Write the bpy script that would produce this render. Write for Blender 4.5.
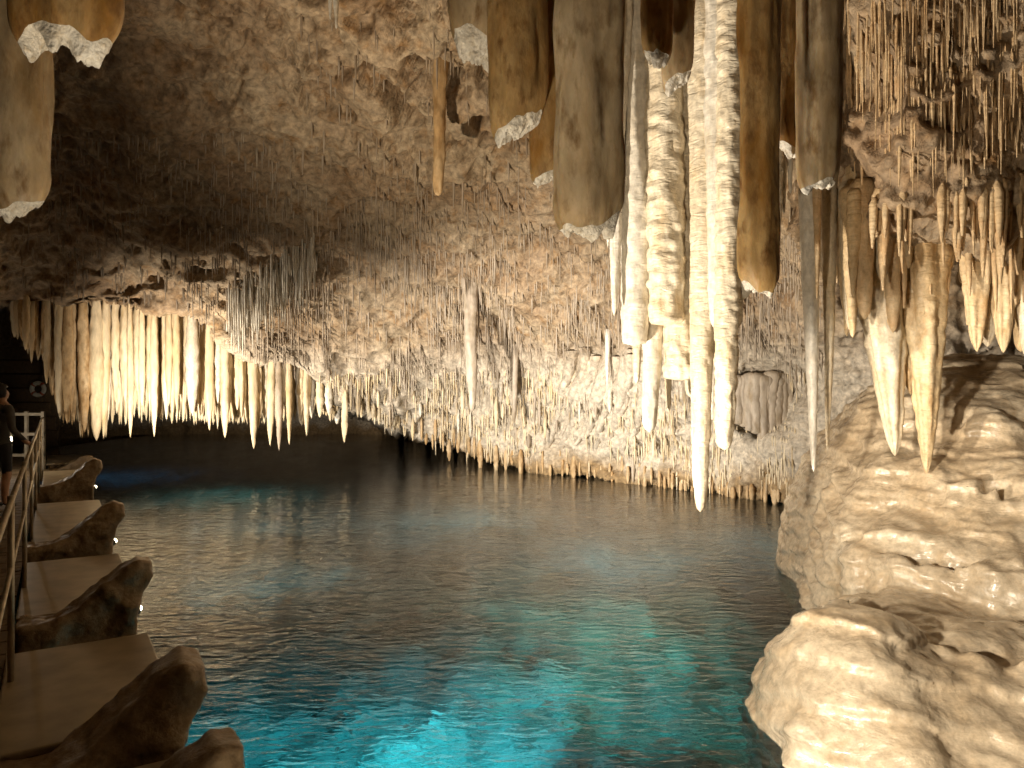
import bpy, bmesh, math, random
import numpy as np
from mathutils import Vector, Matrix, Euler

random.seed(7)
RNG = np.random.default_rng(7)
SC = bpy.context.scene
COL = SC.collection
for o in list(bpy.data.objects):
    bpy.data.objects.remove(o)

# ------------------------------------------------------------------ camera
F = 740.0; CX = 512.0; HY = 390.0; CAMZ = 2.0
cam_d = bpy.data.cameras.new('camera')
cam = bpy.data.objects.new('camera', cam_d); COL.objects.link(cam)
cam.location = (0, 0, CAMZ); cam.rotation_euler = (math.radians(90), 0, 0)
cam_d.sensor_fit = 'HORIZONTAL'; cam_d.sensor_width = 36.0; cam_d.lens = 36.0 * F / 1024.0
cam_d.shift_y = (HY - 384.0) / 1024.0
cam_d.clip_start = 0.05; cam_d.clip_end = 300
SC.camera = cam

# ------------------------------------------------------------------ world, exposure
world = bpy.data.worlds.new('World'); SC.world = world; world.use_nodes = True
world.node_tree.nodes['Background'].inputs['Color'].default_value = (0.02, 0.018, 0.015, 1)
world.node_tree.nodes['Background'].inputs['Strength'].default_value = 0.0   # a closed cave: no daylight
SC.view_settings.view_transform = 'Standard'; SC.view_settings.look = 'None'
SC.view_settings.exposure = 0.15; SC.view_settings.gamma = 1.0
SC.render.engine = 'CYCLES'
cy = SC.cycles
cy.max_bounces = 7; cy.diffuse_bounces = 3; cy.glossy_bounces = 3; cy.transmission_bounces = 5
cy.volume_bounces = 0; cy.caustics_reflective = False; cy.caustics_refractive = False
cy.sample_clamp_indirect = 4.0
cy.use_denoising = True
cy.use_adaptive_sampling = True; cy.adaptive_threshold = .03

WARM = (1.0, 0.87, 0.69); WARM2 = (1.0, 0.83, 0.60); NEUT = (1.0, 0.91, 0.77)

def spot(name, loc, target, power, color, cone=70, blend=0.6, size=0.08):
    d = bpy.data.lights.new(name, 'SPOT'); d.energy = power; d.color = color
    d.spot_size = math.radians(cone); d.spot_blend = blend; d.shadow_soft_size = size
    o = bpy.data.objects.new(name, d); COL.objects.link(o); o.location = loc
    v = Vector(target) - Vector(loc); o.rotation_euler = v.to_track_quat('-Z', 'Y').to_euler()
    return o
def point(name, loc, power, color, size=0.1):
    d = bpy.data.lights.new(name, 'POINT'); d.energy = power; d.color = color; d.shadow_soft_size = size
    o = bpy.data.objects.new(name, d); COL.objects.link(o); o.location = loc
    return o

def Qd(d):                      # outer edge of the floating walkway at depth d
    return Vector((0.53 - 0.61 * d, d, 0))
# one lamp left of the camera, one added fill, the rest behind walkway shields
spot('flood_lamp_mound', (-2.5, .5, 1.85), (4.05, 6.0, .55), 2500, WARM, 35, .45, .12)
spot('fill_light_columns', (-.7, 1.7, .45), (.3, 3.0, 3.4), 310, WARM2, 140, .8, .12)  # fill added to lighten the fronts of the broken columns
q = Qd(3.75); spot('flood_lamp_stalactites', (q.x + .24, q.y + .40, .30), (3.9, 6.4, 4.5), 1450, WARM, 74, .8)
q = Qd(5.9);  spot('flood_lamp_wall', (q.x + .25, q.y + .45, .35), (3.0, 14.5, 1.2), 3100, NEUT, 80, .8)
q = Qd(8.5);  spot('flood_lamp_ridge', (q.x + .25, q.y + .5, .35), (0.9, 18.0, .6), 4700, NEUT, 80, .8)
q = Qd(13.3); spot('flood_lamp_curtain', (q.x + .6, q.y + .2, .35), (-6.4, 17.2, 2.4), 1700, WARM, 110, .8)
q = Qd(5.9);  spot('flood_lamp_ceiling', (q.x + .30, q.y + .55, .35), (.9, 10.5, 6.5), 1500, WARM2, 104, 1.0)
# lamps and added deep fill under the water, each shining down on rocks
TEAL = (0.06, 0.80, 0.95)
for x_, y_, e_, c_ in ((-1.7, 4.7, 60, TEAL), (-.7, 4.9, 80, TEAL), (-.2, 5.9, 26, TEAL), (.7, 6.4, 30, (.05, .85, .78)), (1.2, 7.6, 26, (.05, .85, .70)), (.4, 8.6, 18, (.05, .8, .75)), (2.0, 6.0, 12, (.05, .75, .6))):
    spot('pool_lamp', (x_, y_, -.75), (x_ + .1, y_ + .5, -3), e_, c_, 165, 1, .12)
spot('pool_lamp_far', (-6.3, 16.6, -.7), (-6.3, 16.6, -3), 60, (0.15, .85, .8), 120, .8, .06)
for x_, y_, e_ in ((-3.2, 9.8, 26), (1.5, 11.0, 42), (-1.0, 14.0, 70), (-4.5, 13.5, 44), (4.0, 12.0, 36)):
    spot('pool_fill_deep', (x_, y_, -.9), (x_, y_, -4), e_, (.08, .62, .75), 165, 1, .08)  # weak fill added to turn the open water teal
spot('pool_lamp_blue', (-10.6, 20.0, -.7), (-10.6, 20.0, -3), 40, (0.15, .5, 1), 120, .8, .06)

# ------------------------------------------------------------------ noise
def _hash(ix, iy, iz, s):
    h = (ix.astype(np.int64) * 374761393 + iy.astype(np.int64) * 668265263 + iz.astype(np.int64) * 2147483647 + s * 974634777) & 0xffffffff
    h = ((h ^ (h >> 13)) * 1274126177) & 0xffffffff
    h = ((h ^ (h >> 16)) * 2246822519) & 0xffffffff
    return (h ^ (h >> 15)) & 0xffffffff
def vnoise(P, s=0):
    """value noise, -1..1, smooth; P (N,3)"""
    P = np.asarray(P, dtype=np.float64)
    I = np.floor(P); f = P - I; f = f * f * f * (f * (f * 6 - 15) + 10)
    I = I.astype(np.int64); r = np.zeros(len(P))
    for dx in (0, 1):
        wx = f[:, 0] if dx else 1 - f[:, 0]
        for dy in (0, 1):
            wy = f[:, 1] if dy else 1 - f[:, 1]
            for dz in (0, 1):
                wz = f[:, 2] if dz else 1 - f[:, 2]
                r += wx * wy * wz * (_hash(I[:, 0] + dx, I[:, 1] + dy, I[:, 2] + dz, s) / 2147483648.0 - 1)
    return r
def fbm(P, octs=4, s=0, gain=.5):
    r = 0; a = 1.0; t = 0; P = np.asarray(P, dtype=np.float64)
    for i in range(octs):
        r = r + a * vnoise(P * (2.03 ** i) + 17.3 * i, s + i); t += a; a *= gain
    return r / t
def ridged(P, octs=4, s=0):
    r = 0; a = 1.0; t = 0; P = np.asarray(P, dtype=np.float64)
    for i in range(octs):
        r = r + a * (1 - 2 * np.abs(vnoise(P * (2.07 ** i) + 9.1 * i, s + i))); t += a; a *= .55
    return r / t
def smooth(a, b, x):
    t = np.clip((x - a) / (b - a), 0, 1); return t * t * (3 - 2 * t)

# ------------------------------------------------------------------ materials
def _n(nt, t, **kw):
    n = nt.nodes.new(t)
    for k, v in kw.items():
        setattr(n, k, v)
    return n
def rock_mat(name, c1, c2, c3, scale=1.0, rough=(.45, .8), bump=.5, bdist=.03, fine=14.0, ripple=0.0, sss=0.0, stretch=1.0, spec=.5, coat=0.0, rscale=26, strata=False, vary=(.72, 1.22)):
    """mineral surface: three colours mixed by noise, bump of several sizes; ripple adds the level growth rings of dripstone"""
    m = bpy.data.materials.new(name); m.use_nodes = True; nt = m.node_tree; L = nt.links
    b = nt.nodes['Principled BSDF']
    geo = _n(nt, 'ShaderNodeNewGeometry')
    mp = _n(nt, 'ShaderNodeMapping'); mp.inputs['Scale'].default_value = (1, 1, stretch)
    L.new(geo.outputs['Position'], mp.inputs['Vector'])
    def noise(s, det=6, r=.6, dist=0.0):
        n = _n(nt, 'ShaderNodeTexNoise'); n.inputs['Scale'].default_value = s; n.inputs['Detail'].default_value = det
        n.inputs['Roughness'].default_value = r; n.inputs['Distortion'].default_value = dist
        L.new(mp.outputs['Vector'], n.inputs['Vector']); return n
    n1 = noise(1.3 * scale, 7, .62, .3); n2 = noise(5.2 * scale, 6, .6); n3 = noise(fine, 8, .65)
    r1 = _n(nt, 'ShaderNodeValToRGB'); e = r1.color_ramp.elements
    e[0].position = .36; e[0].color = (*c1, 1); e[1].position = .64; e[1].color = (*c2, 1)
    L.new(n1.outputs['Fac'], r1.inputs['Fac'])
    r2 = _n(nt, 'ShaderNodeValToRGB'); e = r2.color_ramp.elements
    e[0].position = .50; e[0].color = (0, 0, 0, 1); e[1].position = .72; e[1].color = (1, 1, 1, 1)
    L.new(n2.outputs['Fac'], r2.inputs['Fac'])
    mx = _n(nt, 'ShaderNodeMix', data_type='RGBA'); mx.inputs[7].default_value = (*c3, 1)
    L.new(r2.outputs['Color'], mx.inputs[0]); L.new(r1.outputs['Color'], mx.inputs[6])
    hs = _n(nt, 'ShaderNodeHueSaturation')
    mr = _n(nt, 'ShaderNodeMapRange'); mr.inputs[1].default_value = .3; mr.inputs[2].default_value = .7
    mr.inputs[3].default_value = vary[0]; mr.inputs[4].default_value = vary[1]
    L.new(n3.outputs['Fac'], mr.inputs[0]); L.new(mr.outputs[0], hs.inputs['Value']); L.new(mx.outputs[2], hs.inputs['Color'])
    colout = hs.outputs['Color']
    if strata:      # pale calcite low on the wall, a rusty band at the water line
        sx = _n(nt, 'ShaderNodeSeparateXYZ'); L.new(geo.outputs['Position'], sx.inputs[0])
        ad = _n(nt, 'ShaderNodeMath', operation='MULTIPLY_ADD'); ad.inputs[1].default_value = 1.6; L.new(n1.outputs['Fac'], ad.inputs[0]); L.new(sx.outputs['Z'], ad.inputs[2])
        for lo_, hi_, col, amt in ((4.0, 3.1, (.62, .55, .45), .85), (1.45, 1.05, (.30, .19, .08), .9)):
            m1 = _n(nt, 'ShaderNodeMapRange'); m1.inputs[1].default_value = hi_; m1.inputs[2].default_value = lo_; m1.inputs[3].default_value = amt; m1.inputs[4].default_value = 0
            L.new(ad.outputs[0], m1.inputs[0])
            cm = _n(nt, 'ShaderNodeMix', data_type='RGBA'); L.new(m1.outputs[0], cm.inputs[0]); L.new(colout, cm.inputs[6])
            v = _n(nt, 'ShaderNodeMix', data_type='RGBA', blend_type='MULTIPLY'); v.inputs[0].default_value = 1; v.inputs[6].default_value = (*col, 1)
            L.new(mr.outputs[0], v.inputs[7]); L.new(v.outputs[2], cm.inputs[7]); colout = cm.outputs[2]
    L.new(colout, b.inputs['Base Color'])
    rr = _n(nt, 'ShaderNodeMapRange'); rr.inputs[1].default_value = .35; rr.inputs[2].default_value = .65
    rr.inputs[3].default_value = rough[0]; rr.inputs[4].default_value = rough[1]
    L.new(n2.outputs['Fac'], rr.inputs[0]); L.new(rr.outputs[0], b.inputs['Roughness'])
    b.inputs['Specular IOR Level'].default_value = spec
    if coat: b.inputs['Coat Weight'].default_value = coat; b.inputs['Coat Roughness'].default_value = .18
    if sss:
        b.inputs['Subsurface Weight'].default_value = sss; b.inputs['Subsurface Radius'].default_value = (.06, .035, .015)
        b.inputs['Subsurface Scale'].default_value = 1.0
    bp = _n(nt, 'ShaderNodeBump'); bp.inputs['Strength'].default_value = bump; bp.inputs['Distance'].default_value = bdist
    add = _n(nt, 'ShaderNodeMath', operation='MULTIPLY_ADD'); add.inputs[1].default_value = .45
    L.new(n3.outputs['Fac'], add.inputs[0]); L.new(n2.outputs['Fac'], add.inputs[2])
    hgt = add.outputs[0]
    if ripple:
        m2 = _n(nt, 'ShaderNodeMapping'); m2.inputs['Scale'].default_value = (.35, .35, 1)
        L.new(geo.outputs['Position'], m2.inputs['Vector'])
        nr = _n(nt, 'ShaderNodeTexNoise'); nr.inputs['Scale'].default_value = rscale; nr.inputs['Detail'].default_value = 3; nr.inputs['Distortion'].default_value = .8
        L.new(m2.outputs['Vector'], nr.inputs['Vector'])
        a2 = _n(nt, 'ShaderNodeMath', operation='MULTIPLY_ADD'); a2.inputs[1].default_value = ripple
        L.new(nr.outputs['Fac'], a2.inputs[0]); L.new(hgt, a2.inputs[2]); hgt = a2.outputs[0]
    L.new(hgt, bp.inputs['Height']); L.new(bp.outputs['Normal'], b.inputs['Normal'])
    return m
def plain_mat(name, col, rough=.6, metal=0.0, var=.25, scale=9.0, bump=.15, emit=None, estr=0.0):
    m = bpy.data.materials.new(name); m.use_nodes = True; nt = m.node_tree; L = nt.links
    b = nt.nodes['Principled BSDF']; b.inputs['Roughness'].default_value = rough; b.inputs['Metallic'].default_value = metal
    tc = _n(nt, 'ShaderNodeNewGeometry')
    n = _n(nt, 'ShaderNodeTexNoise'); n.inputs['Scale'].default_value = scale; n.inputs['Detail'].default_value = 6
    L.new(tc.outputs['Position'], n.inputs['Vector'])
    r = _n(nt, 'ShaderNodeValToRGB'); e = r.color_ramp.elements
    e[0].position = .3; e[0].color = (*[c * (1 - var) for c in col], 1); e[1].position = .7; e[1].color = (*[min(1, c * (1 + var)) for c in col], 1)
    L.new(n.outputs['Fac'], r.inputs['Fac']); L.new(r.outputs['Color'], b.inputs['Base Color'])
    bp = _n(nt, 'ShaderNodeBump'); bp.inputs['Strength'].default_value = bump; bp.inputs['Distance'].default_value = .01
    L.new(n.outputs['Fac'], bp.inputs['Height']); L.new(bp.outputs['Normal'], b.inputs['Normal'])
    if emit: b.inputs['Emission Color'].default_value = (*emit, 1); b.inputs['Emission Strength'].default_value = estr
    return m

M = {}
M['ceiling'] = rock_mat('cave_rock', (.31, .21, .125), (.44, .345, .235), (.25, .14, .055), .7, (.6, .9), 1.0, .06, 11, strata=True, vary=(.45, 1.35))
M['floor'] = rock_mat('pool_rock', (.14, .15, .13), (.68, .68, .62), (.05, .06, .05), 1.5, (.6, .9), 1.0, .08, 7)
M['mound'] = rock_mat('flowstone', (.50, .39, .26), (.67, .58, .44), (.50, .38, .24), .8, (.16, .38), .75, .018, 24, ripple=1.8, rscale=9, coat=.3)
M['stal'] = rock_mat('dripstone_cream', (.64, .54, .39), (.73, .65, .51), (.60, .46, .28), 1.4, (.3, .6), .6, .012, 30, ripple=2.0, stretch=.5)
M['stal_white'] = rock_mat('dripstone_white', (.66, .60, .50), (.74, .70, .62), (.60, .52, .40), 1.4, (.3, .6), .5, .012, 30, ripple=1.2, stretch=.5)
M['stal_orange'] = rock_mat('dripstone_orange', (.64, .45, .25), (.70, .54, .34), (.52, .32, .15), 1.6, (.35, .7), .7, .015, 28, ripple=1.2, stretch=.6)
M['stal_gold'] = rock_mat('dripstone_gold', (.62, .45, .25), (.70, .56, .36), (.52, .33, .15), 1.6, (.35, .7), .7, .015, 28, ripple=1.4, stretch=.6)
M['stal_far'] = rock_mat('dripstone_far', (.66, .53, .34), (.74, .64, .47), (.56, .40, .20), .9, (.5, .8), .3, .01, 12, stretch=.25)
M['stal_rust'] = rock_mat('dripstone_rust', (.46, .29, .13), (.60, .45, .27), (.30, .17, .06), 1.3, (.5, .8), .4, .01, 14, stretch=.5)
M['stal_grey'] = rock_mat('dripstone_grey', (.36, .29, .22), (.48, .41, .33), (.28, .21, .13), 1.3, (.5, .8), .4, .01, 14, stretch=.3)
M['broken'] = rock_mat('broken_column', (.30, .155, .04), (.52, .36, .17), (.17, .08, .02), 4.0, (.3, .6), .5, .015, 14, stretch=.45, sss=.4)
M['broken_grey'] = rock_mat('broken_column_grey', (.34, .23, .11), (.56, .45, .30), (.22, .13, .05), 3.6, (.3, .6), .35, .01, 12, stretch=.4, sss=.4)
M['crystal'] = rock_mat('broken_crystal', (.66, .60, .50), (.80, .77, .70), (.58, .49, .36), 6, (.25, .6), .9, .02, 60)
M['shield'] = rock_mat('lamp_shield_rock', (.30, .21, .12), (.40, .30, .18), (.19, .12, .06), 2.5, (.28, .55), .6, .015, 30)
M['hull'] = plain_mat('pontoon_hull', (.30, .22, .13), .6)
M['deckslab'] = plain_mat('pontoon_deck', (.36, .29, .19), .38, scale=5)
M['wood'] = plain_mat('walkway_wood', (.16, .11, .06), .75, scale=14)
M['plank'] = plain_mat('plank_wood', (.13, .085, .045), .75, scale=14)
M['metal'] = plain_mat('rail_metal', (.50, .44, .34), .4, .6)
M['gatewhite'] = plain_mat('white_paint', (.42, .37, .29), .5)
M['skin'] = plain_mat('skin', (.48, .27, .17), .55)
M['hair'] = plain_mat('hair', (.025, .018, .013), .6)
M['jacket'] = plain_mat('grey_jacket', (.10, .095, .085), .85)
M['shorts'] = plain_mat('dark_shorts', (.03, .03, .035), .85)
M['shoe'] = plain_mat('dark_shoe', (.04, .035, .03), .6)
M['ring'] = plain_mat('lifebuoy_white', (.70, .66, .56), .5)
M['ringband'] = plain_mat('lifebuoy_band', (.45, .12, .06), .5)
M['lamp'] = plain_mat('lamp_glow', (.9, .85, .7), .4, emit=(1.0, .85, .55), estr=14)
M['black'] = plain_mat('lamp_housing', (.03, .03, .03), .5)

def water_mat():
    m = bpy.data.materials.new('pool_water'); m.use_nodes = True; nt = m.node_tree; L = nt.links
    nt.nodes.remove(nt.nodes['Principled BSDF']); out = nt.nodes['Material Output']
    g = _n(nt, 'ShaderNodeBsdfGlass'); g.inputs['IOR'].default_value = 1.333; g.inputs['Roughness'].default_value = 0.02
    va = _n(nt, 'ShaderNodeVolumeAbsorption'); va.inputs['Color'].default_value = (.12, .80, .86, 1); va.inputs['Density'].default_value = .28
    geo = _n(nt, 'ShaderNodeNewGeometry')
    hs = []
    for sc, st, rot, dist, amp in ((2.9, 1.8, 20, .8, 1.0), (7.5, 2.2, -12, .5, .46), (20.0, 1.6, 8, .3, .08)):
        mp = _n(nt, 'ShaderNodeMapping'); mp.inputs['Rotation'].default_value = (0, 0, math.radians(rot)); mp.inputs['Scale'].default_value = (1, st, 1)
        L.new(geo.outputs['Position'], mp.inputs['Vector'])
        n = _n(nt, 'ShaderNodeTexNoise'); n.inputs['Scale'].default_value = sc; n.inputs['Detail'].default_value = 2; n.inputs['Distortion'].default_value = dist
        L.new(mp.outputs['Vector'], n.inputs['Vector'])
        mu = _n(nt, 'ShaderNodeMath', operation='MULTIPLY'); mu.inputs[1].default_value = amp; L.new(n.outputs['Fac'], mu.inputs[0]); hs.append(mu)
    a = _n(nt, 'ShaderNodeMath', operation='ADD'); L.new(hs[0].outputs[0], a.inputs[0]); L.new(hs[1].outputs[0], a.inputs[1])
    a2 = _n(nt, 'ShaderNodeMath', operation='ADD'); L.new(a.outputs[0], a2.inputs[0]); L.new(hs[2].outputs[0], a2.inputs[1])
    bp = _n(nt, 'ShaderNodeBump'); bp.inputs['Strength'].default_value = 1.0; bp.inputs['Distance'].default_value = .017
    L.new(a2.outputs[0], bp.inputs['Height']); L.new(bp.outputs['Normal'], g.inputs['Normal'])
    L.new(g.outputs[0], out.inputs['Surface']); L.new(va.outputs[0], out.inputs['Volume'])
    return m
M['water'] = water_mat()

# ------------------------------------------------------------------ object helpers
def mesh_obj(name, verts, faces, mat, parent=None, smooth_=True, loc=None):
    me = bpy.data.meshes.new(name)
    if isinstance(faces, np.ndarray):
        nv, nf, k = len(verts), len(faces), faces.shape[1]
        me.vertices.add(nv); me.vertices.foreach_set('co', np.asarray(verts, dtype=np.float32).ravel())
        me.loops.add(nf * k); me.loops.foreach_set('vertex_index', faces.astype(np.int32).ravel())
        me.polygons.add(nf); me.polygons.foreach_set('loop_start', np.arange(nf, dtype=np.int32) * k)
        me.polygons.foreach_set('loop_total', np.full(nf, k, dtype=np.int32)); me.update(calc_edges=True); me.validate()
    else:
        me.from_pydata([tuple(v) for v in verts], [], [tuple(f) for f in faces]); me.update()
    if smooth_:
        me.polygons.foreach_set('use_smooth', np.ones(len(me.polygons), dtype=bool))
    me.materials.append(mat)
    o = bpy.data.objects.new(name, me); COL.objects.link(o)
    if parent: o.parent = parent
    if loc is not None: o.location = loc
    return o
def empty(name, loc, rz=0):
    o = bpy.data.objects.new(name, None); COL.objects.link(o); o.location = loc; o.rotation_euler = (0, 0, rz); o.empty_display_size = .2
    return o
def tag(o, label, cat, group=None):
    o['label'] = label; o['category'] = cat
    if group: o['group'] = group
    return o
def structure(o): o['kind'] = 'structure'; return o
class MB:
    def __init__(s): s.v = []; s.f = []
    def box(s, c, h, rot=None):
        n = len(s.v)
        for sx in (-1, 1):
            for sy in (-1, 1):
                for sz in (-1, 1):
                    p = Vector((sx * h[0], sy * h[1], sz * h[2]))
                    if rot is not None: p = rot @ p
                    s.v.append(tuple(p + Vector(c)))
        for f in ((0, 1, 3, 2), (4, 6, 7, 5), (0, 4, 5, 1), (2, 3, 7, 6), (0, 2, 6, 4), (1, 5, 7, 3)):
            s.f.append(tuple(n + i for i in f))
    def tube(s, p0, p1, r0, r1=None, seg=10):
        r1 = r0 if r1 is None else r1
        p0, p1 = Vector(p0), Vector(p1); d = (p1 - p0).normalized()
        a = d.orthogonal().normalized(); b = d.cross(a); n = len(s.v)
        for p, r in ((p0, r0), (p1, r1)):
            for i in range(seg):
                t = 2 * math.pi * i / seg; s.v.append(tuple(p + a * (r * math.cos(t)) + b * (r * math.sin(t))))
        for i in range(seg):
            j = (i + 1) % seg; s.f.append((n + i, n + j, n + seg + j, n + seg + i))
        s.f.append(tuple(n + i for i in reversed(range(seg)))); s.f.append(tuple(n + seg + i for i in range(seg)))
    def build(s, name, mat, parent=None, smooth_=False, bevel=0):
        o = mesh_obj(name, s.v, s.f, mat, parent, smooth_)
        if bevel:
            m = o.modifiers.new('edge', 'BEVEL'); m.width = bevel; m.segments = 2; m.limit_method = 'ANGLE'
        return o
def P(px, py, d):
    return Vector(((px - CX) / F * d, d, CAMZ + (HY - py) / F * d))

def surface_nets(f, org, h):
    """mesh of the zero level of f (negative inside) on a regular grid"""
    nx, ny, nz = f.shape; ins = f < 0
    cnt = np.zeros((nx - 1, ny - 1, nz - 1), np.float32); acc = np.zeros((nx - 1, ny - 1, nz - 1, 3), np.float32)
    cs = [(i, j, k) for i in (0, 1) for j in (0, 1) for k in (0, 1)]
    sl = lambda c: (slice(c[0], nx - 1 + c[0]), slice(c[1], ny - 1 + c[1]), slice(c[2], nz - 1 + c[2]))
    for a in cs:
        for ax in range(3):
            if a[ax] == 0:
                b = list(a); b[ax] = 1; fa, fb = f[sl(a)], f[sl(tuple(b))]
                x = (fa < 0) != (fb < 0)
                w = np.nonzero(x); t = fa[w] / (fa[w] - fb[w])
                cnt[w] += 1
                for q_ in range(3):
                    acc[w + (np.full(len(t), q_),)] += a[q_] + (t if q_ == ax else 0)
    m = cnt > 0; idx = -np.ones(m.shape, np.int64); idx[m] = np.arange(m.sum())
    w = np.argwhere(m); V = (w + acc[m] / cnt[m][:, None]) * h + np.array(org)
    Fs = []
    for ax in range(3):
        u, v = [(1, 2), (2, 0), (0, 1)][ax]
        s0 = [slice(1, -1)] * 3; s0[ax] = slice(0, -1); s1 = [slice(1, -1)] * 3; s1[ax] = slice(1, None)
        a, b = ins[tuple(s0)], ins[tuple(s1)]
        e = np.argwhere(a != b); 
        if not len(e): continue
        flip = a[tuple(e.T)]; e = e + 1; e[:, ax] -= 1
        def c(du, dv):
            k = e.copy(); k[:, u] += du; k[:, v] += dv; return idx[tuple(k.T)]
        qd = np.stack([c(-1, -1), c(0, -1), c(0, 0), c(-1, 0)], 1)
        qd[~flip] = qd[~flip][:, ::-1]; Fs.append(qd)
    return V, np.concatenate(Fs)
def vert_normals(V, Fq):
    n = np.cross(V[Fq[:, 2]] - V[Fq[:, 0]], V[Fq[:, 3]] - V[Fq[:, 1]]); N = np.zeros_like(V)
    for k in range(4): np.add.at(N, Fq[:, k], n)
    return N / (np.linalg.norm(N, axis=1)[:, None] + 1e-9)

# ------------------------------------------------------------------ the cave: ceiling running down to the back wall
CTRL = [(-700, -900, 4), (-700, -300, 4.5), (-700, 100, 4.2), (-700, 400, 3.4), (-300, -600, 4), (-300, -200, 6.0), (-300, 100, 7.0), (-300, 300, 6), (-300, 450, 5.2),
        (0, -600, 4), (0, -200, 6.3), (0, 0, 9), (0, 150, 12), (0, 250, 14), (0, 303, 15), (150, 0, 9.2), (150, 150, 12.3), (150, 250, 14.3), (150, 310, 15),
        (300, -300, 5.2), (300, 0, 9), (300, 100, 11), (300, 200, 13.6), (300, 300, 16), (300, 365, 17), (450, 0, 8.2), (450, 100, 10.2), (450, 200, 13), (450, 300, 16), (450, 380, 18.6), (450, 440, 20.5),
        (600, -300, 4.2), (600, 0, 7.5), (600, 120, 9.6), (600, 250, 13), (600, 340, 15.5), (600, 400, 15.8), (600, 475, 16.5), (700, 0, 7), (700, 200, 10), (700, 340, 13), (700, 430, 14.2), (700, 490, 14.6),
        (795, 0, 6.6), (795, 150, 8.6), (800, 260, 10.5), (800, 350, 12.2), (800, 440, 12.6), (800, 500, 12.8), (845, 0, 5.4), (850, 140, 5.75), (850, 250, 5.9), (800, 330, 12), (870, 330, 11), (870, 420, 11.5), (870, 600, 11.8),
        (1000, -300, 4.2), (1000, 0, 5.3), (1000, 140, 5.5), (1000, 250, 5.6), (1000, 330, 10.3), (1000, 420, 11), (1000, 700, 11), (1300, 0, 5), (1300, 200, 5.5), (1300, 400, 7),
        (1700, 0, 3.6), (1700, 300, 3.8), (1700, 700, 4), (1700, -900, 3.5), (600, -900, 3.6)]
CT = np.array(CTRL, dtype=float); _X = CT[:, :2] / 100; _Y = np.log(CT[:, 2])
_A = np.linalg.norm(_X[:, None] - _X[None], axis=2); _n0 = len(_X)
_S = np.zeros((_n0 + 3, _n0 + 3)); _S[:_n0, :_n0] = _A - np.eye(_n0) * .02; _S[:_n0, _n0] = 1; _S[:_n0, _n0 + 1:] = _X; _S[_n0, :_n0] = 1; _S[_n0 + 1:, :_n0] = _X.T
_W = np.linalg.solve(_S, np.concatenate([_Y, np.zeros(3)]))
LIPX = [-700, -300, -60, 0, 60, 110, 135, 150, 175, 190, 215, 240, 262, 285, 300, 330, 380, 420, 500, 600, 700, 800, 840, 870, 1700]
LIPY = [760, 700, 330, 303, 303, 303, 309, 317, 311, 313, 326, 352, 364, 358, 366, 396, 422, 440, 462, 478, 492, 502, 560, 900, 900]
BKX = [-700, -300, -120, -40, 40, 120, 900]; BKD = [3.6, 5.6, 11, 22, 31, 33.5, 33.5]
def depth(px, py, jump=True):
    px = np.atleast_1d(np.asarray(px, float)); py = np.atleast_1d(np.asarray(py, float))
    Q = np.stack([px, py], 1) / 100; d = np.empty(len(Q))
    for s in range(0, len(Q), 40000):
        q_ = Q[s:s + 40000]; r = np.linalg.norm(q_[:, None] - _X[None], axis=2)
        d[s:s + 40000] = r @ _W[:_n0] + _W[_n0] + q_ @ _W[_n0 + 1:]
    d = np.exp(d)
    if jump:
        L = np.interp(px, LIPX, LIPY) + 3 * vnoise(np.stack([px / 14, px * 0, px * 0], 1), 3) + (px > 400) * (4 * vnoise(np.stack([px / 37, px * 0, px * 0 + 2], 1), 6) - 2)
        w2 = smooth(832, 850, px) * smooth(258, 272, py - 5 * vnoise(np.stack([px / 17, px * 0, px * 0 + 4], 1), 5)); d = d + w2 * np.maximum(0, 10.3 - d)
        d = d + 1.3 * np.exp(-((px - 764) / 34) ** 4 - ((py - 398) / 36) ** 4)
        t = smooth(0, 7, py - L); d = d + t * np.maximum(0, np.interp(px, BKX, BKD) - d)
    return d
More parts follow.
